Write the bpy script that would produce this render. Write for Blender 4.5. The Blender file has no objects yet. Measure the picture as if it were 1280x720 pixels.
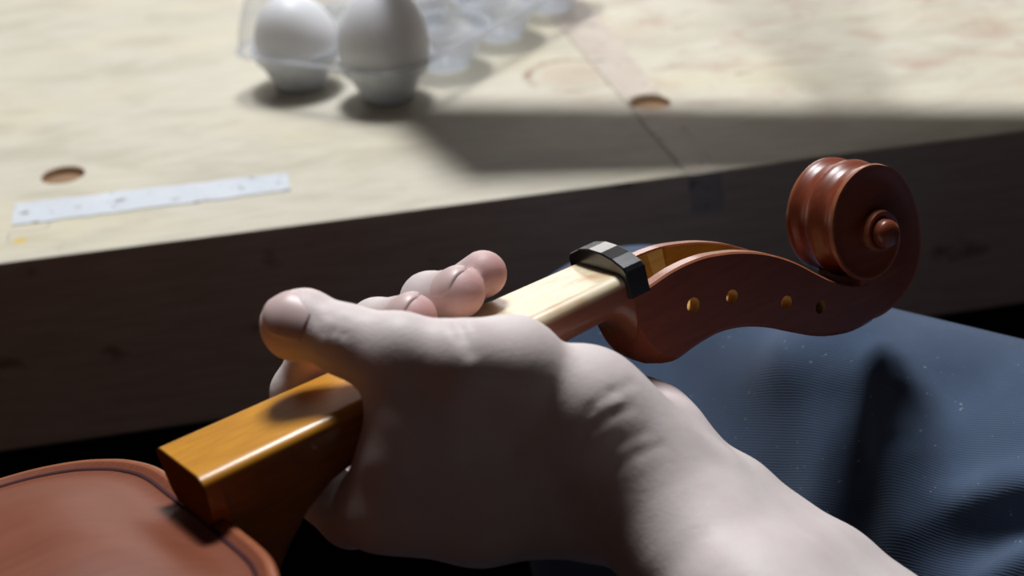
import bpy, bmesh, math
import numpy as np
from mathutils import Vector, Matrix

# ------------------------------------------------------------------ camera, world, light, exposure
SC = bpy.context.scene
COL = SC.collection
MM = 0.001

def cam_basis(yaw, pitch, roll):
    cy, sy, cp, sp = math.cos(yaw), math.sin(yaw), math.cos(pitch), math.sin(pitch)
    fwd = np.array([sy*cp, cy*cp, -sp]); right = np.array([cy, -sy, 0.0]); up = np.cross(right, fwd)
    cr, sr = math.cos(roll), math.sin(roll)
    return np.stack([cr*right + sr*up, -sr*right + cr*up, -fwd], 1)

cd = bpy.data.cameras.new('camera')
cam = bpy.data.objects.new('camera', cd); COL.objects.link(cam)
R = cam_basis(math.radians(9.0999), math.radians(28.0561), math.radians(-3.4904))
cam.matrix_world = Matrix([[*R[0], 0.0], [*R[1], -0.61808], [*R[2], 0.28952], [0, 0, 0, 1]])
cd.sensor_width = 36.0; cd.lens = 56.25; cd.clip_start = 0.01
cd.dof.use_dof = True; cd.dof.focus_distance = 0.458; cd.dof.aperture_fstop = 11.0
SC.camera = cam

W = bpy.data.worlds.new('world'); SC.world = W; W.use_nodes = True
W.node_tree.nodes['Background'].inputs[0].default_value = (0.74, 0.53, 0.49, 1)
W.node_tree.nodes['Background'].inputs[1].default_value = 0.030

def area(name, loc, target, sx, sy, power, col):
    ld = bpy.data.lights.new(name, 'AREA'); ld.shape = 'RECTANGLE'; ld.size = sx; ld.size_y = sy
    ld.energy = power; ld.color = col
    o = bpy.data.objects.new(name, ld); COL.objects.link(o); o.location = loc
    o.rotation_euler = (Vector(target) - Vector(loc)).to_track_quat('-Z', 'Y').to_euler()
    return o
area('window_daylight', (0.22, 0.70, 1.92), (0.10, -0.06, 0.0), 0.46, 0.60, 56.0, (0.97, 0.985, 1.0))
area('low_window_daylight', (0.42, 1.75, 0.50), (0.10, -0.1, 0.0), 0.8, 0.5, 6.0, (1.0, 0.95, 0.92))

SC.view_settings.view_transform = 'Standard'; SC.view_settings.look = 'None'
SC.view_settings.gamma = 1.0; SC.view_settings.use_curve_mapping = False
SC.view_settings.exposure = 0.0

# ------------------------------------------------------------------ helpers
def tag(o, label=None, cat=None, group=None, kind=None):
    if label: o['label'] = label
    if cat: o['category'] = cat
    if group: o['group'] = group
    if kind: o['kind'] = kind
    return o

def link(name, me, parent=None, mat=None):
    o = bpy.data.objects.new(name, me); COL.objects.link(o)
    if parent: o.parent = parent
    if mat:
        for m in (mat if isinstance(mat, (list, tuple)) else [mat]): me.materials.append(m)
    return o

def mesh(name, V, F, parent=None, mat=None, smooth=True, mi=None, sharp=None, recalc=True):
    me = bpy.data.meshes.new(name)
    me.from_pydata([tuple(v) for v in V], [], [tuple(f) for f in F])
    if mi is not None: me.polygons.foreach_set('material_index', mi)
    if recalc:
        bm = bmesh.new(); bm.from_mesh(me); bmesh.ops.recalc_face_normals(bm, faces=bm.faces); bm.to_mesh(me); bm.free()
    me.polygons.foreach_set('use_smooth', [smooth]*len(me.polygons))
    if sharp is not None and smooth: me.set_sharp_from_angle(angle=math.radians(sharp))
    me.update()
    return link(name, me, parent, mat)

def empty(name, M=None, loc=(0, 0, 0)):
    o = bpy.data.objects.new(name, None); COL.objects.link(o)
    if M is not None: o.matrix_world = M
    else: o.location = loc
    o.empty_display_size = 0.01
    return o

def loft(rings, closed_ring=True, cap=True):
    """rings: list of equal-length point lists -> V, F"""
    n = len(rings[0]); V = [p for r in rings for p in r]; F = []
    for i in range(len(rings)-1):
        for j in range(n if closed_ring else n-1):
            k = (j+1) % n
            F.append((i*n+j, i*n+k, (i+1)*n+k, (i+1)*n+j))
    if cap:
        F.append(tuple(range(n))); F.append(tuple(range((len(rings)-1)*n, len(rings)*n)))
    return V, F

def box(name, lo, hi, parent=None, mat=None, bev=0.0):
    bm = bmesh.new(); bmesh.ops.create_cube(bm, size=1)
    for v in bm.verts: v.co = Vector([lo[i] + (v.co[i]+.5)*(hi[i]-lo[i]) for i in range(3)])
    if bev: bmesh.ops.bevel(bm, geom=bm.edges[:], offset=bev, segments=2, affect='EDGES', profile=.6)
    me = bpy.data.meshes.new(name); bm.to_mesh(me); bm.free()
    return link(name, me, parent, mat)

def lathe(prof, n=48, ox=0, oy=0, oz=0):
    V, F = [], []
    for r, z in prof:
        for k in range(n):
            a = 2*math.pi*k/n; V.append((ox + r*math.cos(a), oy + r*math.sin(a), oz + z))
    for i in range(len(prof)-1):
        for k in range(n):
            F.append((i*n+k, i*n+(k+1) % n, (i+1)*n+(k+1) % n, (i+1)*n+k))
    return V, F

def interp(x, pts):
    xs = [p[0] for p in pts]
    return [float(np.interp(x, xs, [p[k] for p in pts])) for k in range(1, len(pts[0]))]

def smooth_curve(pts, n):
    """Catmull-Rom through pts (any dimension), n samples"""
    P = np.array(pts, float); P = np.vstack([2*P[0]-P[1], P, 2*P[-1]-P[-2]]); out = []
    m = len(P)-3
    for t in np.linspace(0, m-1e-6, n):
        i = int(t); f = t-i; a, b, c, d = P[i:i+4]
        out.append(.5*((2*b)+(c-a)*f+(2*a-5*b+4*c-d)*f*f+(3*b-a-3*c+d)*f**3))
    return np.array(out)

# ------------------------------------------------------------------ materials
class NT:
    def __init__(s, name):
        s.m = bpy.data.materials.new(name); s.m.use_nodes = True; s.t = s.m.node_tree
        s.b = s.t.nodes['Principled BSDF']
    def n(s, kind, **kw):
        x = s.t.nodes.new(kind)
        for k, v in kw.items(): setattr(x, k, v)
        return x
    def l(s, a, b): s.t.links.new(a, b)
    def set(s, **kw):
        for k, v in kw.items():
            i = s.b.inputs[k.replace('_', ' ')]
            if hasattr(v, 'default_value') or hasattr(v, 'is_linked'): s.l(v, i)
            else: i.default_value = v if not isinstance(v, tuple) or len(v) == 4 or k == 'Subsurface_Radius' else (*v, 1)
    def coord(s, kind='Object', scale=(1, 1, 1), rot=(0, 0, 0), loc=(0, 0, 0)):
        c = s.n('ShaderNodeTexCoord'); mp = s.n('ShaderNodeMapping')
        mp.inputs['Scale'].default_value = scale; mp.inputs['Rotation'].default_value = rot; mp.inputs['Location'].default_value = loc
        s.l(c.outputs[kind], mp.inputs[0]); return mp.outputs[0]
    def noise(s, vec, scale, detail=4, rough=.55, dist=0.0):
        x = s.n('ShaderNodeTexNoise'); s.l(vec, x.inputs['Vector'])
        x.inputs['Scale'].default_value = scale; x.inputs['Detail'].default_value = detail
        x.inputs['Roughness'].default_value = rough; x.inputs['Distortion'].default_value = dist
        return x.outputs['Fac']
    def ramp(s, fac, stops):
        x = s.n('ShaderNodeValToRGB'); e = x.color_ramp.elements
        while len(e) < len(stops): e.new(.5)
        for i, (p, c) in enumerate(stops):
            e[i].position = p; e[i].color = (*c, 1) if len(c) == 3 else c
        s.l(fac, x.inputs[0]); return x.outputs[0]
    def mix(s, fac, a, b, mode='MIX'):
        x = s.n('ShaderNodeMix', data_type='RGBA', blend_type=mode)
        for v, i in ((fac, 0), (a, 6), (b, 7)):
            if hasattr(v, 'is_linked'): s.l(v, x.inputs[i])
            else: x.inputs[i].default_value = v if i == 0 else (*v, 1)
        return x.outputs[2]
    def math(s, op, a, b=0.0, c=None):
        x = s.n('ShaderNodeMath', operation=op)
        for i, v in enumerate((a, b, c)):
            if v is None: continue
            if hasattr(v, 'is_linked'): s.l(v, x.inputs[i])
            else: x.inputs[i].default_value = v
        return x.outputs[0]
    def smooth(s, v, a, b, lo=0.0, hi=1.0):
        x = s.n('ShaderNodeMapRange', interpolation_type='SMOOTHSTEP'); s.l(v, x.inputs[0])
        for i, k in enumerate((a, b, lo, hi)): x.inputs[i+1].default_value = k
        return x.outputs[0]
    def bump(s, h, strength, dist=.001):
        x = s.n('ShaderNodeBump'); s.l(h, x.inputs['Height']); x.inputs['Strength'].default_value = strength
        x.inputs['Distance'].default_value = dist; s.l(x.outputs[0], s.b.inputs['Normal']); return x
    def sep(s, vec):
        x = s.n('ShaderNodeSeparateXYZ'); s.l(vec, x.inputs[0]); return x.outputs

def m_bench():
    t = NT('bench_wood')
    grain = t.coord(scale=(6, 70, 70))
    g = t.noise(grain, 6, 5, .6, .3)
    col = t.ramp(g, [(.3, (.48, .44, .345)), (.5, (.55, .51, .42)), (.72, (.60, .57, .485))])
    w = t.noise(t.coord(scale=(1, 1.6, 1)), 9, 3)
    col = t.mix(t.smooth(w, .45, .75, 0, .4), col, (.64, .57, .34))
    mo = t.noise(t.coord(scale=(1, 2.2, 1), loc=(.4, .6, 0)), 17, 4, .6, .4)
    col = t.mix(t.smooth(mo, .46, .68, 0, .5), col, (.40, .36, .275))
    # worn, stained zone to the right of the eggs
    x, y, z = t.sep(t.coord())
    st = t.noise(t.coord(scale=(1, 1.5, 1), loc=(.3, .1, 0)), 26, 6, .65, .6)
    zone = t.math('MULTIPLY', t.smooth(x, .10, .24), t.smooth(y, .03, .09))
    col = t.mix(t.math('MULTIPLY', t.smooth(st, .45, .72), t.math('MULTIPLY', zone, .7)), col, (.40, .27, .20))
    pk = t.noise(t.coord(scale=(1, 1.3, 1), loc=(1.3, .7, 0)), 60, 5, .65)
    col = t.mix(t.math('MULTIPLY', t.smooth(pk, .60, .72), t.math('ADD', t.math('MULTIPLY', zone, .5), .12)), col, (.22, .13, .10))
    # ring left by a cup
    dx = t.math('SUBTRACT', x, .158); dy = t.math('SUBTRACT', y, .136)
    r = t.math('SQRT', t.math('ADD', t.math('MULTIPLY', dx, dx), t.math('MULTIPLY', dy, dy)))
    ring = t.smooth(t.math('ABSOLUTE', t.math('SUBTRACT', r, .0225)), .0035, .0008)
    brk = t.smooth(t.noise(t.coord(loc=(.2, .5, 0)), 40, 3), .38, .58)
    col = t.mix(t.math('MULTIPLY', t.math('MULTIPLY', ring, brk), .7), col, (.24, .12, .06))
    dsk = t.smooth(r, .021, .012)
    col = t.mix(t.math('MULTIPLY', dsk, .22), col, (.45, .25, .14))
    # dark specks and dirt
    sp = t.noise(t.coord(scale=(1, 1, 1), loc=(.8, .2, .4)), 150, 3, .7)
    col = t.mix(t.smooth(sp, .70, .76, 0, .5), col, (.14, .10, .09))
    # pencil lines by the white tape and a yellow glue spot
    def seg(ax, ay, bx, by, wd):
        L = math.hypot(bx-ax, by-ay); ux, uy = (bx-ax)/L, (by-ay)/L
        px_ = t.math('SUBTRACT', x, ax); py_ = t.math('SUBTRACT', y, ay)
        al = t.math('ADD', t.math('MULTIPLY', px_, ux), t.math('MULTIPLY', py_, uy))
        ac = t.math('ABSOLUTE', t.math('SUBTRACT', t.math('MULTIPLY', px_, uy), t.math('MULTIPLY', py_, ux)))
        inside = t.math('MULTIPLY', t.math('GREATER_THAN', al, 0.0), t.math('LESS_THAN', al, L))
        return t.math('MULTIPLY', inside, t.smooth(ac, wd, wd*.3))
    for s_ in ((-.1125, .0285, -.0965, .0285, .0007), (-.1125, .0285, -.1120, .0200, .0006), (-.0965, .0285, -.0955, .0350, .0006)):
        col = t.mix(t.math('MULTIPLY', seg(*s_), .55), col, (.25, .22, .20))
    ex = t.math('SUBTRACT', x, -.107); ey = t.math('SUBTRACT', y, .0195)
    e = t.math('SQRT', t.math('ADD', t.math('MULTIPLY', ex, ex), t.math('MULTIPLY', ey, ey)))
    col = t.mix(t.smooth(e, .0042, .0015, 0, .8), col, (.62, .42, .08))
    top = t.n('ShaderNodeNewGeometry'); nz = t.sep(top.outputs['Normal'])[2]
    # upright faces get a lighter, browner wood colour in place of fill light
    gf = t.ramp(t.noise(t.coord(scale=(4, 4, 40), loc=(.5, 0, .3)), 7, 5, .6, .4), [(.3, (.60, .45, .33)), (.55, (.70, .54, .41)), (.75, (.76, .61, .48))])
    knot = t.noise(t.coord(scale=(1, 1, 1.6), loc=(.1, .9, .2)), 34, 4)
    gf = t.mix(t.smooth(knot, .60, .72, 0, .6), gf, (.17, .10, .06))
    col = t.mix(t.smooth(t.math('ABSOLUTE', nz), .3, .7), gf, col)
    t.set(Base_Color=col, Roughness=.62, Specular_IOR_Level=.3)
    t.bump(g, .12, .0006)
    return t.m

def m_wood(name, stops, rough, coat=0.0, spec=.5, scale=(8, 60, 60), bump=.05, coatr=.12):
    t = NT(name); g = t.noise(t.coord(scale=scale), 7, 5, .6, .4)
    t.set(Base_Color=t.ramp(g, stops), Roughness=rough, Coat_Weight=coat, Coat_Roughness=coatr, Specular_IOR_Level=spec)
    t.bump(g, bump, .0004); return t.m

def m_neck():
    """bare maple by the nut running to honey-coloured sizing by the body; the sides are varnished by the head"""
    t = NT('neck_maple')
    x, y, z = t.sep(t.coord())
    g = t.noise(t.coord(scale=(14, 90, 90)), 6, 5, .6, .5)
    blot = t.noise(t.coord(scale=(1, 1.5, 1), loc=(.3, .2, .1)), 70, 3)
    pale = t.ramp(g, [(.3, (.66, .53, .34)), (.7, (.80, .69, .48))])
    pale = t.mix(t.smooth(blot, .5, .68, 0, .55), pale, (.60, .28, .11))
    honey = t.ramp(g, [(.3, (.46, .185, .010)), (.7, (.62, .275, .018))])
    top = t.mix(t.smooth(x, -.060, -.085), pale, honey)
    red = t.ramp(g, [(.3, (.16, .040, .014)), (.7, (.22, .062, .02))])
    amber = t.ramp(g, [(.3, (.30, .11, .018)), (.7, (.40, .16, .028))])
    side = t.mix(t.smooth(x, -.050, -.022), amber, red)
    hsv = t.mix(t.smooth(x, -.06, -.09), side, t.ramp(g, [(.3, (.26, .095, .010)), (.7, (.36, .14, .015))]))
    col = t.mix(t.smooth(z, -.0036, -.0014), hsv, top)
    endg = t.smooth(x, -.12765, -.12795); col = t.mix(endg, col, (.10, .035, .006))      # stained, unpolished end grain
    # lighter worn nicks
    nk = t.noise(t.coord(scale=(.5, 2.2, 1), loc=(.6, .1, .2)), 210, 2)
    col = t.mix(t.smooth(nk, .73, .77, 0, .7), col, (.80, .66, .42))
    keep = t.math('SUBTRACT', 1.0, endg)
    t.set(Base_Color=col, Roughness=.42, Coat_Weight=t.math('MULTIPLY', keep, .3), Coat_Roughness=.16, Specular_IOR_Level=t.math('MULTIPLY', keep, .5))
    t.bump(g, .06, .0004); return t.m

def m_skin():
    t = NT('skin')
    v = t.coord()
    a = t.noise(v, 55, 4, .6); b = t.noise(v, 420, 3, .6); c = t.noise(v, 1400, 2, .6)
    col = t.ramp(a, [(.3, (.63, .545, .53)), (.55, (.68, .60, .585)), (.75, (.72, .645, .63))])
    at = t.n('ShaderNodeAttribute', attribute_name='blush', attribute_type='GEOMETRY')
    col = t.mix(at.outputs['Fac'], col, (.60, .25, .23))
    ml = t.n('ShaderNodeAttribute', attribute_name='mole', attribute_type='GEOMETRY')
    col = t.mix(ml.outputs['Fac'], col, (.17, .11, .10))
    t.set(Base_Color=col, Roughness=.52, Subsurface_Weight=.18, Subsurface_Radius=(1.0, .35, .2), Specular_IOR_Level=.35)
    t.b.inputs['Subsurface Scale'].default_value = .003
    h = t.math('ADD', t.math('MULTIPLY', b, .7), t.math('MULTIPLY', c, .3))
    t.bump(h, .22, .0006); return t.m

def m_denim():
    t = NT('denim')
    v = t.coord()
    x, y, z = t.sep(v)
    # twill ribs: fine diagonal lines about 0.8 mm apart
    dt = t.n('ShaderNodeVectorMath', operation='DOT_PRODUCT'); t.l(v, dt.inputs[0]); dt.inputs[1].default_value = (-.52, -.66, -.54)
    ph = t.math('ADD', t.math('MULTIPLY', dt.outputs['Value'], 7600.0), t.math('MULTIPLY', t.noise(v, 60, 3), 9.0))
    tw = t.math('ADD', t.math('MULTIPLY', t.math('SINE', ph), .5), .5)
    n1 = t.noise(v, 24, 4); n2 = t.noise(v, 900, 2)
    col = t.ramp(n1, [(.3, (.036, .058, .106)), (.6, (.058, .090, .156)), (.8, (.084, .124, .20))])
    col = t.mix(t.math('MULTIPLY', tw, .22), col, (.105, .15, .23))
    lint = t.noise(v, 520, 1, .5)
    col = t.mix(t.smooth(lint, .745, .78, 0, .5), col, (.30, .34, .40))
    t.set(Base_Color=col, Roughness=.92, Specular_IOR_Level=.15, Sheen_Weight=.25, Sheen_Roughness=.5)
    t.bump(t.math('ADD', tw, t.math('MULTIPLY', n2, .6)), .2, .0003); return t.m

def m_simple(name, col, rough, **kw):
    t = NT(name); n = t.noise(t.coord(), kw.pop('ns', 60), 4)
    k = kw.pop('var', .15)
    t.set(Base_Color=t.ramp(n, [(.3, tuple(c*(1-k) for c in col)), (.7, tuple(c*(1+k) for c in col))]), Roughness=rough, **kw); return t.m

def m_plastic(name, tint, alpha, rough=.06):
    """thin clear plastic: mostly see-through, a milky share and a sharp sheen"""
    t = NT(name); nt = t.t
    tr = t.n('ShaderNodeBsdfTransparent'); tr.inputs[0].default_value = (.97, .98, 1, 1)
    t.set(Base_Color=tint, Roughness=rough, Specular_IOR_Level=.6)
    lw = t.n('ShaderNodeLayerWeight'); lw.inputs[0].default_value = .35
    f = t.math('ADD', t.math('MULTIPLY', lw.outputs['Facing'], .45), alpha)
    ms = t.n('ShaderNodeMixShader'); t.l(f, ms.inputs[0]); t.l(tr.outputs[0], ms.inputs[1]); t.l(t.b.outputs[0], ms.inputs[2])
    t.l(ms.outputs[0], nt.nodes['Material Output'].inputs[0]); return t.m

def m_tape(name, a, b, dirt):
    t = NT(name); v = t.coord()
    n = t.noise(v, 60, 4); s = t.noise(t.coord(scale=(1, 1.6, 1), loc=(.2, .1, 0)), 110, 3, .6)
    col = t.ramp(n, [(.3, a), (.7, b)])
    col = t.mix(t.smooth(s, .60, .68, 0, dirt), col, (.10, .09, .10))
    t.set(Base_Color=col, Roughness=.6); return t.m

M_BENCH = m_bench(); M_NECK = m_neck(); M_SKIN = m_skin(); M_DENIM = m_denim()
M_RED = m_wood('red_brown_varnish', [(.3, (.17, .036, .016)), (.7, (.23, .054, .024))], .36, .25, .4, coatr=.3)
M_TOP = m_wood('spruce_red_varnish', [(.3, (.155, .040, .018)), (.7, (.205, .060, .029))], .55, .12, .25, scale=(2, 120, 20), coatr=.45)
M_EDGE = m_wood('worn_edge_varnish', [(.3, (.28, .085, .036)), (.7, (.34, .115, .055))], .36, .3)
M_INNER = m_wood('bare_pegbox_maple', [(.3, (.36, .19, .045)), (.7, (.48, .27, .07))], .5, .1)
M_EBONY = m_wood('polished_ebony', [(.3, (.006, .006, .008)), (.7, (.014, .013, .014))], .26, .3, .5)
M_PURF = m_simple('purfling_dark', (.055, .020, .022), .8, Specular_IOR_Level=.1)
M_EGG = m_simple('egg_shell', (.86, .85, .85), .45, var=.02, ns=200, Subsurface_Weight=.7, Subsurface_Radius=(1.0, .9, .8), Subsurface_Scale=.012)
M_CLEAR = m_plastic('clear_plastic', (.80, .82, .86), .05)
M_MILKY = m_plastic('milky_plastic', (.78, .80, .84), .30, .15)
M_WTAPE = m_tape('white_masking_tape', (.52, .55, .60), (.60, .63, .67), .85)
M_BTAPE = m_tape('pale_sticky_tape', (.44, .37, .31), (.52, .45, .38), .6)
M_PLUG = m_simple('worn_dark_plug', (.27, .165, .085), .8)
M_FLOOR = m_simple('dark_floor', (.010, .007, .006), .9, Specular_IOR_Level=.1)
M_WALL = m_simple('plaster_wall', (.30, .29, .28), .9)
M_BLOCKER = m_simple('blocker_paint', (.5, .5, .5), .5)

# ------------------------------------------------------------------ the room (behind and below the frame)
tag(box('floor', (-2.5, -2.0, -.72), (2.5, 2.2, -.70), None, M_FLOOR), kind='structure')
# back wall with the window opening the daylight comes through
wx0, wx1, wz0, wz1, wy = -.95, .95, .18, 2.60, 1.24
def wall_with_opening():
    V, F = [], []
    def b(x0, x1, z0, z1):
        i = len(V)
        for yy in (wy, wy+.08):
            V.extend([(x0, yy, z0), (x1, yy, z0), (x1, yy, z1), (x0, yy, z1)])
        for f in ((0, 1, 2, 3), (7, 6, 5, 4), (0, 4, 5, 1), (1, 5, 6, 2), (2, 6, 7, 3), (3, 7, 4, 0)): F.append(tuple(i+k for k in f))
    b(-2.5, wx0, -.7, 2.9); b(wx1, 2.5, -.7, 2.9); b(wx0, wx1, -.7, wz0); b(wx0, wx1, wz1, 2.9)
    return tag(mesh('wall_back', V, F, None, M_WALL, False), kind='structure')
wall_with_opening()

# ------------------------------------------------------------------ workbench
bench = empty('workbench', loc=(0, 0, 0))
tag(bench, 'thick pale wooden workbench with two round dog holes and dark front edge', 'workbench')
BX0, BX1, BY1, BT = -.75, .95, .62, .0912
HOLES = [(-.0931, .0861), (.1861, .0866)]
def bench_top():
    bm = bmesh.new(); n = 40; eb = .0012
    outer = [(BX0, eb), (BX1, eb), (BX1, BY1), (BX0, BY1)]
    ov = [bm.verts.new((x, y, 0)) for x, y in outer]
    edges = [bm.edges.new((ov[i], ov[(i+1) % 4])) for i in range(4)]
    loops = []
    for hx, hy in HOLES:
        hv = [bm.verts.new((hx+.0102*math.cos(2*math.pi*k/n), hy+.0102*math.sin(2*math.pi*k/n), 0)) for k in range(n)]
        edges += [bm.edges.new((hv[k], hv[(k+1) % n])) for k in range(n)]; loops.append(hv)
    bmesh.ops.triangle_fill(bm, edges=edges, use_beauty=True)
    for hv in loops:
        c = [(v.co.x, v.co.y) for v in hv]; cx = sum(p[0] for p in c)/n; cy = sum(p[1] for p in c)/n
        prev = hv
        for z, s in ((-.0006, .96), (-.0034, .96)):
            cur = [bm.verts.new((cx+(p[0]-cx)*s, cy+(p[1]-cy)*s, z)) for p in c]
            for k in range(n): bm.faces.new((prev[k], prev[(k+1) % n], cur[(k+1) % n], cur[k]))
            prev = cur
        bm.faces.new(prev).material_index = 1
    # rounded front arris, front, underside, back and ends
    prof = [(eb, 0), (.0003, -.0004), (0, -.0015), (0, -BT+.002), (.002, -BT), (BY1, -BT), (BY1, 0)]
    L = [[bm.verts.new((x, y, z)) for y, z in prof] for x in (BX0, BX1)]
    for i in range(len(prof)-1): bm.faces.new((L[0][i], L[0][i+1], L[1][i+1], L[1][i]))
    bm.faces.new(L[0]); bm.faces.new(L[1])
    bmesh.ops.remove_doubles(bm, verts=bm.verts, dist=1e-6)
    bmesh.ops.recalc_face_normals(bm, faces=bm.faces)
    me = bpy.data.meshes.new('bench_top'); bm.to_mesh(me); bm.free()
    return link('bench_top', me, bench, [M_BENCH, M_PLUG])
bench_top()
for x in (-.68, .82):
    for y in (.06, .53): box('leg', (x, y, -.70), (x+.07, y+.07, -BT), bench, M_BENCH, .003)

M_DARK = m_simple('underbench_shade', (.035, .018, .013), .8, Specular_IOR_Level=.15)
box('shade_sheet', (BX0+.08, .535, -.69), (BX1-.14, .553, -BT), bench, M_DARK)  # dark sheet added to stand in for the deep shade under the bench

def strip(name, pts, mat, th=.0004, label=None, wob=0.0, seed=1):
    """flat tape: polygon pts on the bench top, with a ragged outline"""
    rng = np.random.RandomState(seed); out = []
    for i, p in enumerate(pts):
        q = pts[(i+1) % len(pts)]; L = math.dist(p, q); k = max(1, int(L/.004))
        for j in range(k):
            f = j/k; out.append((p[0]+(q[0]-p[0])*f + rng.uniform(-wob, wob), p[1]+(q[1]-p[1])*f + rng.uniform(-wob, wob)))
    n = len(out); V = [(x, y, .00005) for x, y in out] + [(x, y, th) for x, y in out]
    F = [tuple(range(n, 2*n)), tuple(range(n-1, -1, -1))] + [(i, (i+1) % n, n+(i+1) % n, n+i) for i in range(n)]
    o = mesh(name, V, F, bench, mat, False)
    if label: o['label'] = label
    return o
strip('masking_tape', [(-.1119, .0591), (-.1117, .0353), (.0081, .0364), (.0088, .0553)], M_WTAPE, label='white worn strip of masking tape stuck near the bench edge', wob=.0007)
def corner_tape():
    # runs obliquely over the top, is cut away round the dog hole, then folds down the front
    hx, hy = HOLES[1]; hr = .0104; N = 12
    lx = lambda y: float(np.interp(y, [0, .136, .2613, .345], [.1795, .1722, .1655, .1725]))
    rx = lambda y: float(np.interp(y, [0, .136, .2613, .345], [.1945, .1932, .1915, .1990]))
    V, F = [], []
    def grid(rows):
        b = len(V); V.extend([p for r in rows for p in r])
        for a in range(len(rows)-1):
            for k in range(N): F.append((b+a*(N+1)+k, b+a*(N+1)+k+1, b+(a+1)*(N+1)+k+1, b+(a+1)*(N+1)+k))
    def row(f, y, z=.0004): return [(lx(y)+(rx(y)-lx(y))*k/N, y, z) for k in range(N+1)]
    def arc(sg):
        x0, x1 = lx(hy), rx(hy); r = []
        for k in range(N+1):
            x = x0+(x1-x0)*k/N; d = hr*hr-(x-hx)**2
            r.append((x, hy+sg*(math.sqrt(d) if d > 0 else .0), .0004))
        return r
    grid([row(0, .345), row(0, .25), row(0, .18), row(0, .13), row(0, .105), arc(1)])
    grid([arc(-1), row(0, .070), row(0, .045), row(0, .020), row(0, .0012)] +
         [[(lx(0)+(rx(0)-lx(0))*k/N+dx, -.0005, z) for k in range(N+1)] for z, dx in ((-.0004, 0), (-.010, .0012), (-.019, .002))])
    o = mesh('sticky_tape', V, F, bench, M_BTAPE, False); o['label'] = 'pale tape strip running across the bench and over its edge'
    sol = o.modifiers.new('thick', 'SOLIDIFY'); sol.thickness = .0003; sol.offset = 0
corner_tape()

# ------------------------------------------------------------------ eggs in their clear pack
E_C = np.array([.0640, .1335]); E_A = np.array([-.0415, .0320]); E_B = np.array([.0350, .0360])   # corner well, along the short side, along the long side
pack = empty('egg_pack', loc=(float(E_C[0]), float(E_C[1]), 0))
tag(pack, 'clear plastic egg pack with tapered wells standing on the workbench', 'egg pack')
NB = 4
wells = [(i, j, E_C + i*E_A + j*E_B) for j in range(NB) for i in range(2)]
for i, j, c in wells:
    prof = [(.0004, .0010), (.0108, .0008), (.0122, .0016), (.0138, .0050), (.0172, .0110), (.0196, .0150), (.0207, .0156), (.0214, .0170), (.0229, .0210), (.0234, .0226), (.0240, .0227)]
    V, F = lathe(prof, 40, c[0]-E_C[0], c[1]-E_C[1])
    mesh('well', V, F, pack, M_MILKY).modifiers.new('thick', 'SOLIDIFY').thickness = .0004
def flange():
    """the flat sheet that joins the wells: outline box minus nothing, a thin rim frame"""
    ua = E_A/np.linalg.norm(E_A); ub = E_B/np.linalg.norm(E_B); pad = .0245
    lo = E_C - ua*pad - ub*pad; la = np.linalg.norm(E_A)+2*pad; lb = np.linalg.norm(E_B)*(NB-1)+2*pad
    def rr(inset, rad, z, n=8):
        pts = []
        for (sx, sy, a0) in ((1, 1, 0), (0, 1, 90), (0, 0, 180), (1, 0, 270)):
            cx = (la-inset-rad) if sx else inset+rad; cy = (lb-inset-rad) if sy else inset+rad
            for k in range(n+1):
                a = math.radians(a0+90*k/n); p = lo + ua*(cx+rad*math.cos(a)) + ub*(cy+rad*math.sin(a)) - E_C
                pts.append((p[0], p[1], z))
        return pts
    V, F = loft([rr(-.0015, .018, .0218), rr(-.0015, .018, .0226), rr(.002, .016, .0228)], True, False)
    mesh('rim', V, F, pack, M_MILKY)
    lid = [rr(.000, .016, .0224), rr(.001, .016, .034), rr(.004, .016, .048), rr(.008, .017, .058), rr(.014, .016, .0635), rr(.022, .012, .065)]
    V, F = loft(lid, True, False); n = len(lid[0]); F.append(tuple(range((len(lid)-1)*n, len(lid)*n)))
    mesh('lid', V, F, pack, M_CLEAR, sharp=60)
flange()
def egg(c, label):
    V, F = [], []; prof = []
    for k in range(29):
        a = math.pi*k/28; z = -math.cos(a); r = math.sin(a)*(1-.10*z)
        prof.append((max(r*.0226, 1e-5), .0300+z*.0275))
    V, F = lathe(prof, 40)
    o = mesh('egg', V, F, None, M_EGG); o.location = (float(c[0]), float(c[1]), 0.0015)
    return tag(o, label, 'egg', 'eggs in the clear pack')
egg(wells[0][2], 'white egg in the front corner well of the pack, nearest the violin')
le = egg(wells[1][2], 'white egg leaning in the left well of the clear pack')
le.scale = (.93, .93, .86); le.rotation_euler = (math.radians(24), 0, math.radians(-35))
_d = Vector((0, 0, 1)); _d.rotate(le.rotation_euler); le.location = Vector((float(wells[1][2][0]), float(wells[1][2][1]), .0262)) - _d*.0258

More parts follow.
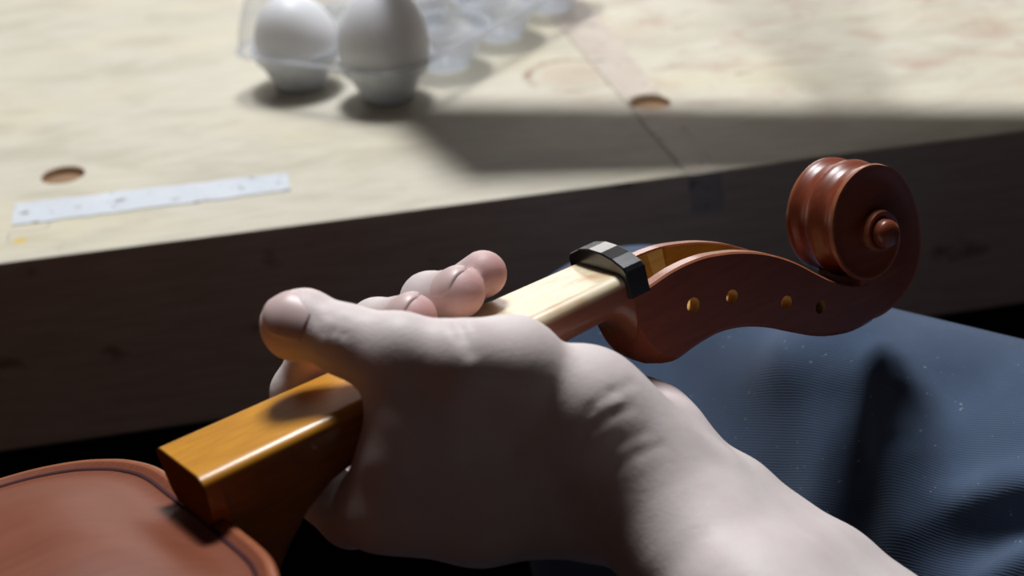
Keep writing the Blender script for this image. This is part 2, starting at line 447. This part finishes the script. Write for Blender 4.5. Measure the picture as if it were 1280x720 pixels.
# ------------------------------------------------------------------ added unseen slab on a stand, casting a soft shade band over the bench
blocker = empty('shadow_blocker', loc=(.30, .47, 0))
tag(blocker, 'unseen slab on a stand over the egg pack, added to cast shade on the bench', 'blocker')
def blocker_local(P): return np.array(P, float)-np.array([.30, .47, 0])
LC = [(.089, .052), (.060, .158), (.376, .043), (.376, -.017)]
V, F = loft([[(x, y, z) for x, y in LC] for z in (.084, .098)]); sh = mesh('blocker_slab', blocker_local(V), F, blocker, M_BLOCKER, False); _b = sh.modifiers.new('round', 'BEVEL'); _b.width = .005; _b.segments = 3
def tube(name, pts, r, parent, mat, n=16):
    P = [np.array(p, float) for p in pts]; rs = []
    for i, p in enumerate(P):
        d = P[min(i+1, len(P)-1)]-P[max(i-1, 0)]; d /= np.linalg.norm(d)
        a = np.cross(d, (0.3, .2, .9)); a /= np.linalg.norm(a); b = np.cross(d, a)
        rs.append([tuple(p+r*(math.cos(2*math.pi*k/n)*a+math.sin(2*math.pi*k/n)*b)) for k in range(n)])
    V, F = loft(rs); return mesh(name, V, F, parent, mat, True, sharp=50)
tube('arm', blocker_local([(.27, .05, .098), (.275, .12, .16), (.29, .30, .30), (.30, .45, .36), (.30, .47, .355)]), .006, blocker, M_BLOCKER)
tube('pole', blocker_local([(.30, .47, .015), (.30, .47, .36)]), .009, blocker, M_BLOCKER)
V, F = lathe([(.0004, 0), (.07, 0), (.072, .004), (.068, .016), (.02, .02), (.0004, .021)], 40); mesh('base', V, F, blocker, M_BLOCKER, sharp=40)

# ------------------------------------------------------------------ violin: local frame in mm (u along the neck to the scroll, v to the near side, n up from the neck)
VB = np.array([[.9141, .3986, .0750], [.3766, -.9028, .2076], [-.1505, .1615, .9753]]).T   # columns u, v, n in world
VO = np.array([85.98, -234.67, 85.0])
def vq(P): P = np.asarray(P, float); return np.stack([P[..., 0], -P[..., 1], P[..., 2]], -1)*MM   # to the violin's own right-handed frame
def vw(P): return (VO + np.asarray(P, float) @ VB.T)*MM                                             # to the world
_c = [VB[:, 0], -VB[:, 1], VB[:, 2]]
_q = Matrix([[_c[j][i] for j in range(3)] for i in range(3)]).to_quaternion().to_matrix()
VM = Matrix.Translation(Vector(VO*MM)) @ _q.to_4x4()
violin = empty('violin', VM)
tag(violin, 'unstrung red-brown violin with bare neck held in the left hand', 'violin')

# --- body
def outline(n=220):
    h = [(-123.2, 0), (-123.3, 18), (-123.8, 36), (-127.0, 48.5), (-131.5, 57), (-138, 65), (-148, 72.5), (-160, 77.5), (-178, 82), (-195, 83.5), (-214, 81), (-232, 74), (-243, 67), (-250, 66.5),
         (-254, 62), (-268, 57), (-288, 55.5), (-308, 60), (-322, 70), (-327, 77), (-334, 78), (-348, 90), (-368, 100), (-390, 104), (-415, 101), (-438, 92), (-456, 76), (-468, 52), (-473, 26), (-474, 0)]
    c = smooth_curve(h, n)
    far = c[1:-1][::-1].copy(); far[:, 1] *= -1
    return np.vstack([c, far])
OUT = outline()
def inset(P, d):
    t = np.roll(P, -1, 0)-np.roll(P, 1, 0); t /= np.linalg.norm(t, axis=1)[:, None]
    nrm = np.stack([-t[:, 1], t[:, 0]], 1)
    c = P.mean(0)
    if np.sum((c-P)*nrm) < 0: nrm = -nrm
    return P+nrm*d
NP = -14.2
def ring(d, n): P = inset(OUT, d); return [(a, b, n) for a, b in P]
spine = np.array([[np.clip(p[0], -440, -165), p[1]*.05] for p in OUT])
def plate(top):
    s = 1 if top else -1; base = NP if top else NP-35
    rs = [ring(3, base-3.4*s), ring(.8, base-3.4*s), ring(.1, base-2.4*s), ring(0, base-1.4*s), ring(.5, base-.35*s), ring(1.4, base), ring(2.4, base-.1*s), ring(3.6, base-.75*s), ring(4.2, base-.95*s), ring(5.6, base-1.15*s), ring(7.5, base-1.1*s), ring(10, base-.5*s)]
    I = inset(OUT, 10)
    for t in (.06, .13, .22, .33, .46, .62, .8, 1.0):
        h = -.5+15*(math.sin(t*math.pi/2)**1.15)
        rs.append([(*(I[k]*(1-t)+spine[k]*t), base+h*s) for k in range(len(OUT))])
    V, F = loft(rs, True, True)
    o = mesh('top_plate' if top else 'back_plate', vq(V), F, violin, [M_TOP, M_EDGE], True)
    n = len(OUT); mi = [1 if p.index < 6*n else 0 for p in o.data.polygons]
    o.data.polygons.foreach_set('material_index', mi)
    return o
plate(True); plate(False)
V, F = loft([ring(3, NP-2.5), ring(3, NP-32.5)], True, False)
mesh('ribs', vq(V), F, violin, M_RED)
V, F = loft([ring(4.2, NP-1.2), ring(4.25, NP-.78), ring(5.45, NP-.98), ring(5.5, NP-1.4)], True, False)
mesh('purfling', vq(V), F, violin, M_PURF)

# --- neck shaft
NW = [(-128.2, 15.6), (-90, 14.7), (-45, 13.6), (0, 12.3)]
ND = [(-128.2, 14.2), (-124.5, 14.4), (-123.6, 30), (-122.5, 47), (-117, 42), (-110, 33), (-103, 25.5), (-95, 20.5), (-85, 17.8), (-70, 16.6), (-45, 15.6), (-25, 13.8), (-10, 13.3), (-6, 13.3), (-4.2, 13.9), (-2.6, 15), (-1.2, 16.6), (0, 18.8), (1, 21.4), (1.9, 24), (2.9, 26.6), (4.5, 28)]
def neck_sec(u):
    w = interp(u, NW)[0]; d = interp(u, ND)[0]
    pts = [(-w+2.9, 0), (-w+3.2, 0), (w-3.2, 0), (w-2.9, -.02), (w-1.9, -.28), (w-.9, -.8), (w-.25, -1.5), (w, -2.4), (w, -3.4)]
    flat = u < -123.8
    low = []
    for k in range(1, 12):
        a = math.pi*k/12
        if flat: low.append((w*.97*math.cos(a) if 0 < k < 12 else 0, -3.4-(d-3.4)*min(1, math.sin(a)*1.6)))
        else:
            ww = w if d < 22 or u > -20 else w*(1-.22*min(1, (d-22)/25))
            ex = .85 if u < -6 else .85-.2*min(1, (u+6)/8)
            low.append((ww*abs(math.cos(a))**(ex-.05)*(1 if math.cos(a) >= 0 else -1), -3.4-(d-3.4)*math.sin(a)**ex))
    pts += low + [(-w, -3.4), (-w, -2.4), (-w+.25, -1.5), (-w+.9, -.8), (-w+1.9, -.28)]
    return [(u, a, b) for a, b in pts]
us = [-128.2, -127.9, -126, -124.5, -123.6, -122.5, -120, -117, -113.5, -110, -106.5, -103, -99, -95, -90, -85, -78, -70, -58, -45, -35, -25, -20, -16, -14, -12, -10, -7, -5, -4.2, -3.4, -2.6, -1.9, -1.2, -.6, 0, .5, 1, 1.5, 1.9, 2.4, 2.9, 3.6, 4.5]
V, F = loft([neck_sec(u) for u in us])
mesh('neck', vq(V), F, violin, M_NECK, sharp=50)

# --- nut
prof = [(-13.6, -6.4), (-13.6, 1.6), (-12.6, 2.7), (-8.0, 4.6), (-2.5, 5.5), (3.2, 5.3), (8.4, 4.3), (13.0, 2.5), (13.9, 1.4), (13.9, -6.4), (11.8, -6.4), (11.8, -.6), (-11.8, -.6), (-11.8, -6.4)]
def nut_ring(u, s): return [(u, a*(1 if s == 1 else .985), b-(0 if s == 1 else .35 if b > 0 else 0)) for a, b in prof]
V, F = loft([nut_ring(-.6, 0), nut_ring(-.2, 1), nut_ring(5.6, 1), nut_ring(6.1, 0)])
nut = mesh('nut', vq(V), F, violin, M_EBONY, False); nut['label'] = 'polished black nut'

# --- pegbox (station, top of wall, bottom, outer half width)
PB = [(1.2, -6.7, -24, 12.3), (1.8, -6.6, -26.4, 12.35), (2.8, -6.4, -28.5, 12.35), (4.2, -6.2, -30.1, 12.35), (6.2, -6, -31, 12.3), (9, -5.6, -31.0, 12.3), (14.1, -4.9, -30.5, 12.1), (18, -4.7, -29.9, 11.9), (22.7, -4.8, -29.5, 11.7), (28, -5.4, -29.5, 11.5), (34, -6.9, -30.7, 11.2),
      (40, -8.8, -32.8, 11), (46.5, -11.6, -36.0, 10.8), (52, -14.6, -39.4, 10.6), (57.3, -18.2, -42.6, 10.4), (62, -22.0, -45.3, 10.2), (66.6, -26.2, -47.4, 10), (72, -30.8, -49.2, 9.8), (77, -34.2, -50.3, 9.7), (82, -36.4, -50.6, 9.6), (86, -37.5, -50.4, 9.6)]
def pegbox():
    rings = []; mats = []
    S = smooth_curve(PB, 58)
    for u, T, B, w in S:
        th = 4.2 + .6*max(0, (u-40)/30)
        fl = B+7.5
        ci = max(2.0, w-th)
        if u < 6.6 or u > 70: fl = T-.9
        elif u > 60: fl = max(fl, T-.9-(70-u)*1.6)
        c = .55
        rc = 7*max(0, 1-max(0, u-2)/9)
        pts = [(w, B+1.6+rc), (w, T-c), (w-c, T), (ci+c*.7, T), (ci, T-.5), (ci, min(fl+1, T-.6)), (ci-.8, fl-.05), (-ci+.8, fl-.05), (-ci, min(fl+1, T-.6)), (-ci, T-.5), (-ci-c*.7, T), (-w+c, T), (-w, T-c), (-w, B+1.6+rc), (-w+1.4+rc*.35, B+.2+rc*.28), (-w*.5+rc*.1, B+1.3*(1-rc/7)), (-.9, B+.1), (0, B), (.9, B+.1), (w*.5-rc*.1, B+1.3*(1-rc/7)), (w-1.4-rc*.35, B+.2+rc*.28)]
        rings.append([(u, a, b) for a, b in pts])
    V, F = loft(rings); n = len(rings[0]); mi = []
    for f in F:
        if len(f) > 4: mi.append(0); continue
        j = min(x % n for x in f) if max(x % n for x in f)-min(x % n for x in f) == 1 else n-1
        u = np.mean([V[x][0] for x in f])
        mi.append(1 if 4 <= j <= 8 and u < 71 else 2 if j in (1, 2, 10, 11) else 0)
    o = mesh('pegbox', vq(V), F, violin, [M_RED, M_INNER, M_EDGE], True, mi, sharp=38)
    # the four tuning-peg holes, bored right through both cheeks
    cuts = []
    for u, nn, r in ((20.2, -17.2, 2.25), (34.2, -20.4, 2.15), (53.4, -30.2, 2.05), (65.8, -37.0, 1.95)):
        bm = bmesh.new()
        bmesh.ops.create_cone(bm, cap_ends=True, segments=24, radius1=r, radius2=r, depth=60,
                              matrix=Matrix.Translation((u, 0, nn)) @ Matrix.Rotation(math.pi/2, 4, 'X'))
        for v in bm.verts: v.co = Vector(vq(v.co)[:])
        bmesh.ops.recalc_face_normals(bm, faces=bm.faces)
        me = bpy.data.meshes.new('cut'); bm.to_mesh(me); bm.free()
        me.materials.append(M_INNER)
        c = bpy.data.objects.new('cut', me); COL.objects.link(c); c.parent = violin; cuts.append(c)
        md = o.modifiers.new('bore', 'BOOLEAN'); md.object = c; md.operation = 'DIFFERENCE'; md.solver = 'FAST'
    bpy.context.view_layer.update()
    dg = bpy.context.evaluated_depsgraph_get()
    new = bpy.data.meshes.new_from_object(o.evaluated_get(dg))
    o.modifiers.clear(); o.data = new; new.name = 'pegbox'
    for c in cuts: bpy.data.objects.remove(c)
    for p in new.polygons: p.use_smooth = True
    new.set_sharp_from_angle(angle=math.radians(38))
    return o
pegbox()

# --- scroll: a fluted ribbon wound about its eye, each turn wider than the one outside it
SCU, SCN = 91.6, -23.0
def scroll():
    # angle (deg, from +u towards +n), outer radius, half width
    T = [(-122, 27.0, 9.4), (-105, 27.5, 9.3), (-85, 26.6, 9.2), (-62, 25.0, 9.2), (-40, 22.6, 9.2), (-18, 20.0, 9.3), (5, 18.8, 9.4), (30, 19.0, 9.6), (60, 20.6, 9.8), (90, 21.6, 10.0), (120, 20.8, 10.1), (150, 18.8, 10.2),
         (180, 16.9, 10.3), (210, 15.8, 10.4), (240, 15.0, 10.5), (270, 13.8, 10.6), (300, 12.0, 10.8), (330, 10.2, 11.1), (360, 8.8, 11.5), (390, 7.9, 11.9), (430, 7.4, 12.3), (470, 7.0, 12.7), (510, 6.6, 13.0), (550, 6.2, 13.3), (590, 5.7, 13.6), (630, 5.1, 13.9), (680, 4.4, 14.1)]
    S = smooth_curve(T, 210); rings = []
    rmap = lambda a: float(np.interp(a, S[:, 0], S[:, 1]))
    for a, ro, w in S:
        ri = max(1.2, (rmap(a+360) if a+360 < 680 else 2.0)-1.5)
        if a < 200: ri = min(ri, 5.5)
        pts = []; nf = 16
        for k in range(nf+1):
            x = -1+2*k/nf
            dep = 1.9*min(1, ro/16)*math.sin(math.pi*abs(x))**2
            if k in (0, nf): dep = .5
            pts.append((ro-dep, x*w))
        hw = w
        dg_ = min(1, max(0, (a+95)/110))
        pts += [(ro-1.2, hw), (ro-2.2, hw-.35*dg_), ((ro*.6+ri*.4), hw-1.0*dg_), (ri, hw-.8*dg_), (ri, 0), (ri, -hw+.8*dg_), ((ro*.6+ri*.4), -hw+1.0*dg_), (ro-2.2, -hw+.35*dg_), (ro-1.2, -hw)]
        t = math.radians(a)
        rings.append([(SCU+r*math.cos(t), v, SCN+r*math.sin(t)) for r, v in pts])
    V, F = loft(rings); n = len(rings[0])
    mi = []
    for f in F:
        js = sorted(x % n for x in f)
        mi.append(1 if len(f) == 4 and js[-1]-js[0] == 1 and (js[0] in (0, 15, 16) or js[0] == 7 and False or js[0] == n-1) else 0)
    o = mesh('scroll', vq(V), F, violin, [M_RED, M_EDGE], True, mi, sharp=44)
    # the eye, a button on each side
    for s in (1, -1):
        pr = [(4.3, 8.0), (4.3, 14.6), (4.0, 15.5), (3.0, 16.2), (1.6, 16.6), (.05, 16.7)]
        V, F = lathe(pr, 32); V = [(SCU+.5+x, s*z, SCN+.3+y) for x, y, z in V]
        mesh('eye', vq(V), F, o, M_RED, True)
scroll()

# ------------------------------------------------------------------ the luthier: one continuous hand and forearm grown as an implicit surface
H = 1.0
def build_field(lo, hi, h): 
    n = np.ceil((np.array(hi)-np.array(lo))/h).astype(int)+1
    return np.full(n, 20.0, np.float32), np.array(lo, float), h
def smin(a, b, k):
    if k <= 0: return np.minimum(a, b)
    t = np.clip(.5+.5*(b-a)/k, 0, 1); return b*(1-t)+a*t-k*t*(1-t)
def cap(field, a, b, ra, rb, k, flat=None):
    """tapered capsule a-b; flat = (direction, factor) squashes it along a direction"""
    Fd, lo, h = field; a = np.array(a, float); b = np.array(b, float); R_ = max(ra, rb)+14
    i0 = np.maximum(0, ((np.minimum(a, b)-R_-lo)/h).astype(int)); i1 = np.minimum(Fd.shape, ((np.maximum(a, b)+R_-lo)/h).astype(int)+2)
    if np.any(i1 <= i0): return
    g = [lo[d]+h*np.arange(i0[d], i1[d]) for d in range(3)]
    P = np.stack(np.meshgrid(*g, indexing='ij'), -1)
    ab = b-a; L2 = float(ab@ab)+1e-9
    t = np.clip(((P-a)@ab)/L2, 0, 1)
    q = P-a-t[..., None]*ab
    r = ra+(rb-ra)*t
    if flat is not None:
        d = np.array(flat[0], float); d /= np.linalg.norm(d); c = q@d
        q = q+np.outer(c.ravel()*(flat[1]-1), d).reshape(q.shape)
    dist = np.linalg.norm(q, axis=-1)-r
    s = tuple(slice(i0[d], i1[d]) for d in range(3))
    Fd[s] = smin(Fd[s], dist.astype(np.float32), k)
def chain(field, pts, k):
    for p, q in zip(pts[:-1], pts[1:]): cap(field, p[:3], q[:3], p[3], q[3], k)
def groove(field, pts, depth, width):
    """a crease (or, with negative depth, a ridge) along a polyline"""
    Fd, lo, h = field
    for a, b in zip(pts[:-1], pts[1:]):
        a = np.array(a, float); b = np.array(b, float); R_ = 3*width+2
        i0 = np.maximum(0, ((np.minimum(a, b)-R_-lo)/h).astype(int)); i1 = np.minimum(Fd.shape, ((np.maximum(a, b)+R_-lo)/h).astype(int)+2)
        g = [lo[d]+h*np.arange(i0[d], i1[d]) for d in range(3)]
        P = np.stack(np.meshgrid(*g, indexing='ij'), -1); ab = b-a
        t = np.clip(((P-a)@ab)/(ab@ab), 0, 1); d = np.linalg.norm(P-a-t[..., None]*ab, axis=-1)
        s = tuple(slice(i0[k], i1[k]) for k in range(3)); Fd[s] += (depth*np.exp(-(d/width)**2)).astype(np.float32)
def surface_nets(field):
    Fd, lo, h = field; S = Fd < 0; n = Fd.shape
    c = np.zeros(tuple(x-1 for x in n), np.int8)
    for dx in (0, 1):
        for dy in (0, 1):
            for dz in (0, 1): c += S[dx:n[0]-1+dx, dy:n[1]-1+dy, dz:n[2]-1+dz]
    act = (c > 0) & (c < 8); idx = np.full(act.shape, -1, np.int64); I = np.argwhere(act); idx[act] = np.arange(len(I))
    acc = np.zeros((len(I), 3)); cnt = np.zeros(len(I))
    co = [(x, y, z) for x in (0, 1) for y in (0, 1) for z in (0, 1)]
    for a in co:
        for d in range(3):
            if a[d]: continue
            b = list(a); b[d] = 1
            fa = Fd[I[:, 0]+a[0], I[:, 1]+a[1], I[:, 2]+a[2]]; fb = Fd[I[:, 0]+b[0], I[:, 1]+b[1], I[:, 2]+b[2]]
            m = (fa < 0) != (fb < 0); t = np.where(m, fa/(fa-fb+1e-12), 0)
            p = np.array(a, float)[None].repeat(len(I), 0); p[:, d] += t
            acc[m] += p[m]; cnt[m] += 1
    V = lo+h*(I+acc/cnt[:, None]); Q = []
    for d in range(3):
        e, f = [k for k in range(3) if k != d]
        a = np.argwhere(S != np.roll(S, -1, d)); a = a[(a[:, d] < n[d]-1) & (a[:, e] > 0) & (a[:, f] > 0) & (a[:, e] < n[e]-1) & (a[:, f] < n[f]-1)]
        def cell(oe, of):
            q = a.copy(); q[:, e] += oe; q[:, f] += of; return idx[q[:, 0], q[:, 1], q[:, 2]]
        q = np.stack([cell(-1, -1), cell(0, -1), cell(0, 0), cell(-1, 0)], 1)
        ins = S[a[:, 0], a[:, 1], a[:, 2]]
        if d == 1: ins = ~ins
        q[~ins] = q[~ins][:, ::-1]; Q.append(q)
    return V, np.vstack(Q)
def net_mesh(name, field, to_world, parent, mat, it=2):
    V, Q = surface_nets(field); Q = Q[(Q >= 0).all(1)]
    me = bpy.data.meshes.new(name); Wd = to_world(V)
    me.vertices.add(len(V)); me.vertices.foreach_set('co', Wd.ravel())
    me.loops.add(len(Q)*4); me.loops.foreach_set('vertex_index', Q.ravel().astype(np.int32))
    me.polygons.add(len(Q)); me.polygons.foreach_set('loop_start', np.arange(len(Q), dtype=np.int32)*4)
    me.update(calc_edges=True); me.validate()
    bm = bmesh.new(); bm.from_mesh(me)
    for _ in range(it): bmesh.ops.smooth_vert(bm, verts=bm.verts, factor=.5, use_axis_x=True, use_axis_y=True, use_axis_z=True)
    bmesh.ops.recalc_face_normals(bm, faces=bm.faces); bm.to_mesh(me); bm.free()
    me.polygons.foreach_set('use_smooth', [True]*len(me.polygons))
    return link(name, me, parent, mat), V

person = empty('person', loc=(.30, -.55, -.70))
tag(person, 'person in blue jeans holding the violin neck with one bare hand and forearm', 'person')
PINV = Matrix.Translation(person.location).inverted()
def pw(V): return vw(V) - np.array(person.location)

# joints, in the violin's frame (mm): u, v, n, radius
T_TIP, T_PAD, T_IP, T_MID, T_MCP, T_BMP, T_CMC = (-89.5, -4.5, 20.0, 6.8), (-86, -3, 18.4, 8.0), (-80.5, 6, 14.0, 8.2), (-71.0, 17, 10.0, 8.3), (-59.8, 26, 3.6, 9.0), (-47.2, 27, -2.6, 9.8), (-33.0, 32, -20.5, 12.6)
I_MCP, I_MID = (-88.0, 14.0, -28.0, 9.0), (-64.0, 21, -40, 10)
W_LOW, W_MID, HYP, HYP2 = (-34.5, 33, -49.5, 10.5), (-23.6, 36, -42.5, 15), (-2.5, 14, -43.0, 9.6), (-7.0, 7, -38.5, 8.8)
def make_hand():
    lo, hi = (-125, -50, -140), (60, 140, 45)
    P = build_field(lo, hi, H); k = 7
    # thenar side
    chain(P, [T_MCP, T_BMP, T_CMC, (-25, 36, -37, 13)], k)
    # back of the hand: index metacarpal, then the others fanned under the neck
    chain(P, [I_MCP, I_MID, W_LOW], k)
    m_mcp, r_mcp, p_mcp = (-74, 2, -34, 9.0), (-65, -1, -40, 9.6), (-48, -9, -40, 9.0)
    chain(P, [m_mcp, (-58, 18, -43, 10), W_LOW], k)
    chain(P, [r_mcp, (-42, 15, -47, 10), (-24, 34, -48, 12)], k)
    chain(P, [p_mcp, HYP2], k); chain(P, [HYP2, HYP, (-8, 27, -50, 13)], k)
    # web between thumb and index, and the fleshy mass between
    chain(P, [(-79.0, 19.6, -6, 4.4), (-83.0, 19, -15, 5.4), I_MCP], k)
    chain(P, [(-79, 9, 12, 6.4), (-77.8, 13.8, 7.6, 5.6), (-77.2, 18.0, 2.2, 4.9), (-77.2, 19.4, -4.5, 4.6)], 4); cap(P, (-74.0, 18.5, 4.0), (-79.0, 19.6, -7), 5.4, 4.4, k); cap(P, (-79.0, 19.6, -6), (-68, 22, -5), 4.4, 7, k); cap(P, (-83, 19, -15), (-70, 22, -14), 5.4, 8.5, k)
    for t in (.15, .4, .65, .9):
        a = np.array(T_MID)*(1-t)+np.array(T_BMP)*t; b = np.array(I_MCP)*(1-t)+np.array(I_MID)*t
        a[:3] += (0, 0, -5); a[3] = 6.5+2*t; b[3] = 8.5+1.2*t
        cap(P, a[:3], b[:3], a[3], b[3], k)
    cap(P, T_BMP[:3], W_LOW[:3], 9.5, 10, k); cap(P, T_CMC[:3], I_MID[:3], 10.5, 10.0, k)
    cap(P, T_CMC[:3], W_LOW[:3], 11, 10.5, k); cap(P, T_CMC[:3], (-12, 42, -52.5), 12, 14.5, 9); cap(P, T_CMC[:3], (-26, 54, -56), 11, 16, 9); cap(P, T_CMC[:3], (-5, 24, -45), 11, 9.5, 9)
    # wrist and forearm, widening towards the elbow
    kf = 11
    edge_ = np.array([(-4, 20, -49, 9.4), (3.6, 35.2, -63, 10.8), (13, 60, -82, 11.6), (26, 95, -108, 13)])
    near_ = np.array([(-28, 37, -40, 14), (-26, 54, -56, 17), (-27, 78, -68, 20), (-32, 116, -88, 26)])
    for t in np.linspace(0, 1, 6): chain(P, [tuple(q) for q in edge_*(1-t)+near_*t], 5)
    # fingers, each with its own joints
    fingers = [
        [I_MCP, (-90, 2, -33, 8.4), (-93, -23, -27, 8.2), (-85, -26.5, -7, 6.4), (-79, -20, 4.5, 6.0)],
        [m_mcp, (-75, -14, -34, 9.2), (-70, -30, -22, 8.6), (-59.5, -21.5, 2.4, 7.5), (-56.5, -3.5, 7.6, 6.6)],
        [r_mcp, (-62, -18, -39, 9.0), (-52, -32, -23, 8.4), (-42.8, -20.5, 3.6, 7.6), (-41, -4.5, 8.4, 6.9)],
        [p_mcp, (-46, -24, -36, 8.0), (-37, -34, -20, 7.4), (-32.5, -23.5, 2.2, 5.9), (-30.7, -8.6, 9.0, 6.5)]]
    U = None
    for f in fingers:
        X = build_field(lo, hi, H); chain(X, f, 3.0)
        U = X[0] if U is None else smin(U, X[0], .6)
    X = build_field(lo, hi, H)
    chain(X, [T_BMP, T_MCP, T_MID, T_IP, T_PAD, T_TIP], 3.5)
    cap(X, T_PAD[:3], (-88.5, -6, 16.2), 7.6, 6.6, 3.5)         # pulp of the thumb
    P = (smin(P[0], X[0], 5.0), P[1], P[2])
    P = (smin(P[0], U, 2.0), P[1], P[2])
    return P, fingers
field, fingers = make_hand()
# creases
def on(P, d):   # helper: point offset towards the viewer, mm
    return tuple(np.array(P[:3], float)+np.array(d, float))
VIEW = np.array([-.23, .80, .40])   # towards the camera, roughly
for pts, dp, wd in (
        ([(-85.6, 6.7, 22.5), (-86.7, 9.8, 19.3), (-88.7, 9.5, 15.6)], .35, .8), ([(-82.9, 8.4, 22.4), (-84.4, 12.0, 18.8), (-87.6, 11.5, 13.6)], .6, .9),
        ([(-83.4, 9.9, 21.2), (-84.2, 12.6, 17.6)], -.55, 1.1), ([(-81.4, 11.6, 20.7), (-83.0, 13.7, 17.6), (-85.6, 13.7, 13.2)], .45, .9), ([(-79.3, 13.0, 19.5), (-80.5, 15, 15.5)], .3, .9),
        ([(-56.5, 22, 15.5), (-59.6, 28.3, 14.1), (-60.7, 32.3, 12.3), (-61.5, 35.1, 9.0)], .9, 1.5),                       # base of the thumb
        ([(-42.5, 45.5, -17.5), (-39.4, 46.0, -13.7), (-32.5, 46.5, -12.0), (-24.7, 44.7, -13.1)], .3, 1.2),                # wrist folds
        ([(-44.5, 44.9, -21.4), (-40.3, 47.2, -17.8), (-34.3, 48.4, -16.3), (-29.0, 48.5, -16.9)], .4, 1.2),
        ([(-43.5, 46.7, -34.0), (-39.1, 50.4, -28.8), (-32.4, 52.7, -27.1), (-25.3, 53.1, -28.0)], .25, 1.5),
        ([(-42.4, 47.1, -26.0), (-35.7, 50.2, -23.1), (-27.9, 51.3, -23.8)], .25, 1.4),
        ([(-36.4, 47.0, -14.4), (-31.8, 47.4, -14.5)], -.5, 1.1)):
    groove(field, pts, dp, wd)
hand, HV = net_mesh('hand_and_forearm', field, pw, person, M_SKIN, 2)
def attr(o, name, vals):
    a = o.data.attributes.new(name, 'FLOAT', 'POINT'); a.data.foreach_set('value', np.clip(vals, 0, 1).astype(np.float32))
bl = np.zeros(len(HV))
for f in fingers: bl = np.maximum(bl, .95*np.exp(-(np.linalg.norm(HV-np.array(f[-1][:3])-np.array([1.5, 3, -1]), axis=1)/8.5)**2))
bl = np.maximum(bl, .55*np.exp(-(np.linalg.norm(HV-np.array([-91, -3, 19]), axis=1)/8)**2))
bl = np.maximum(bl, .35*np.exp(-(np.linalg.norm(HV-np.array([-3, 10, -40]), axis=1)/13)**2))
attr(hand, 'blush', bl)
attr(hand, 'mole', .8*np.exp(-(np.linalg.norm(HV-np.array([-22.0, 70.2, -41.3]), axis=1)/1.2)**4))

def nail(c, axis, dorsal, r, length, half_angle, name='fingernail', label=None, back=.25):
    """a thin curved plate lying on the back of a fingertip"""
    c = np.array(c, float); ax = np.array(axis, float); ax /= np.linalg.norm(ax)
    up = np.array(dorsal, float); up -= ax*(up@ax); up /= np.linalg.norm(up); sd = np.cross(ax, up)
    V, F = [], []; nu, nv = 14, 12
    for i in range(nu+1):
        s = -1+2*i/nu
        for j in range(nv+1):
            q = -1+2*j/nv
            wdt = half_angle*(1-.22*max(0, s)**3-.10*max(0, -s)**3)
            ln = length*.5*(s if s < 0 else s*(1-.18*q*q))
            rr = r-(.30*r*max(0, s)**2.2)-.05*r*max(0, -s)**2
            if s < 0: ln *= (1-.16*q*q)
            a = wdt*q; V.append(c+ax*ln+up*rr*math.cos(a)+sd*rr*math.sin(a))
    for i in range(nu):
        for j in range(nv):
            k = i*(nv+1)+j; F.append((k, k+1, k+nv+2, k+nv+1))
    o = mesh(name, pw(np.array(V)), F, person, M_NAIL, True)
    m = o.modifiers.new('thick', 'SOLIDIFY'); m.thickness = .0007; m.offset = 0
    if label: o['label'] = label
    return o
M_NAIL = m_simple('nail_plate', (.62, .46, .44), .42, var=.05)
def tipnail(f, dorsal, length, ha, **kw):
    a, b = np.array(f[-2][:3]), np.array(f[-1][:3]); r = f[-1][3]
    return nail(b+(b-a)/np.linalg.norm(b-a)*.4, b-a, dorsal, r+.12, length, ha, **kw)
nail(np.array(T_PAD[:3])*.35+np.array(T_TIP[:3])*.65, np.array(T_TIP[:3])-np.array(T_IP[:3]), (-.35, .70, .70), 8.35, 12.5, .85, 'thumb_nail')
tipnail(fingers[1], (-.3, .1, 1), 8, .95)
tipnail(fingers[2], (-.4, .0, 1), 8.5, 1.0)

# --- trousers: both thighs as one cloth surface in world mm
def make_trousers():
    lo, hi = (-120, -560, -420), (560, -60, 80)
    Fd = build_field(lo, hi, 3.0)
    def c(a, b, ra, rb, k=20): 
        Fd_, lo_, h = Fd
        g = [lo_[d]+h*np.arange(Fd_.shape[d]) for d in range(3)]
        P = np.stack(np.meshgrid(*g, indexing='ij'), -1); a = np.array(a, float); b = np.array(b, float); ab = b-a
        t = np.clip(((P-a)@ab)/(ab@ab), 0, 1); d = np.linalg.norm(P-a-t[..., None]*ab, axis=-1)-(ra+(rb-ra)*t)
        Fd_[:] = smin(Fd_, d.astype(np.float32), k)
    for L in THIGHS: c(*L)
    for a, b, dp, w in FOLDS: groove(Fd, [a, b], dp, w)
    return Fd
THIGHS = [((128, -118, -36), (400, -430, -58), 56, 92), ((-10, -170, -330), (300, -470, -330), 60, 88), ((128, -118, -40), (150, -100, -250), 55, 50), ((-10, -170, -330), (10, -150, -480), 58, 52)]
FOLDS = [((168, -215, 14), (160, -245, -7), 6, 9), ((186, -205, 22), (178, -236, 10), -4, 9), ((178, -236, 10), (173, -253, -4), -4, 9),
         ((202, -225, 22), (186, -257, 5), 6, 13), ((188, -258, 4), (206, -267, 13), -6, 7), ((180, -267, -7), (200, -275, 5), 9, 7), ((186, -279, -10), (202, -281, 5), -5, 5),
         ((162, -188, 18), (182, -184, 24), -8, 13), ((112, -156, 15), (124, -215, 0), 32, 25)]
tf = make_trousers()
tr_loc = np.array(person.location)
trousers, TV = net_mesh('trousers', tf, lambda V: V*MM-tr_loc, person, M_DENIM, 3)
trousers['label'] = 'blue denim jeans'
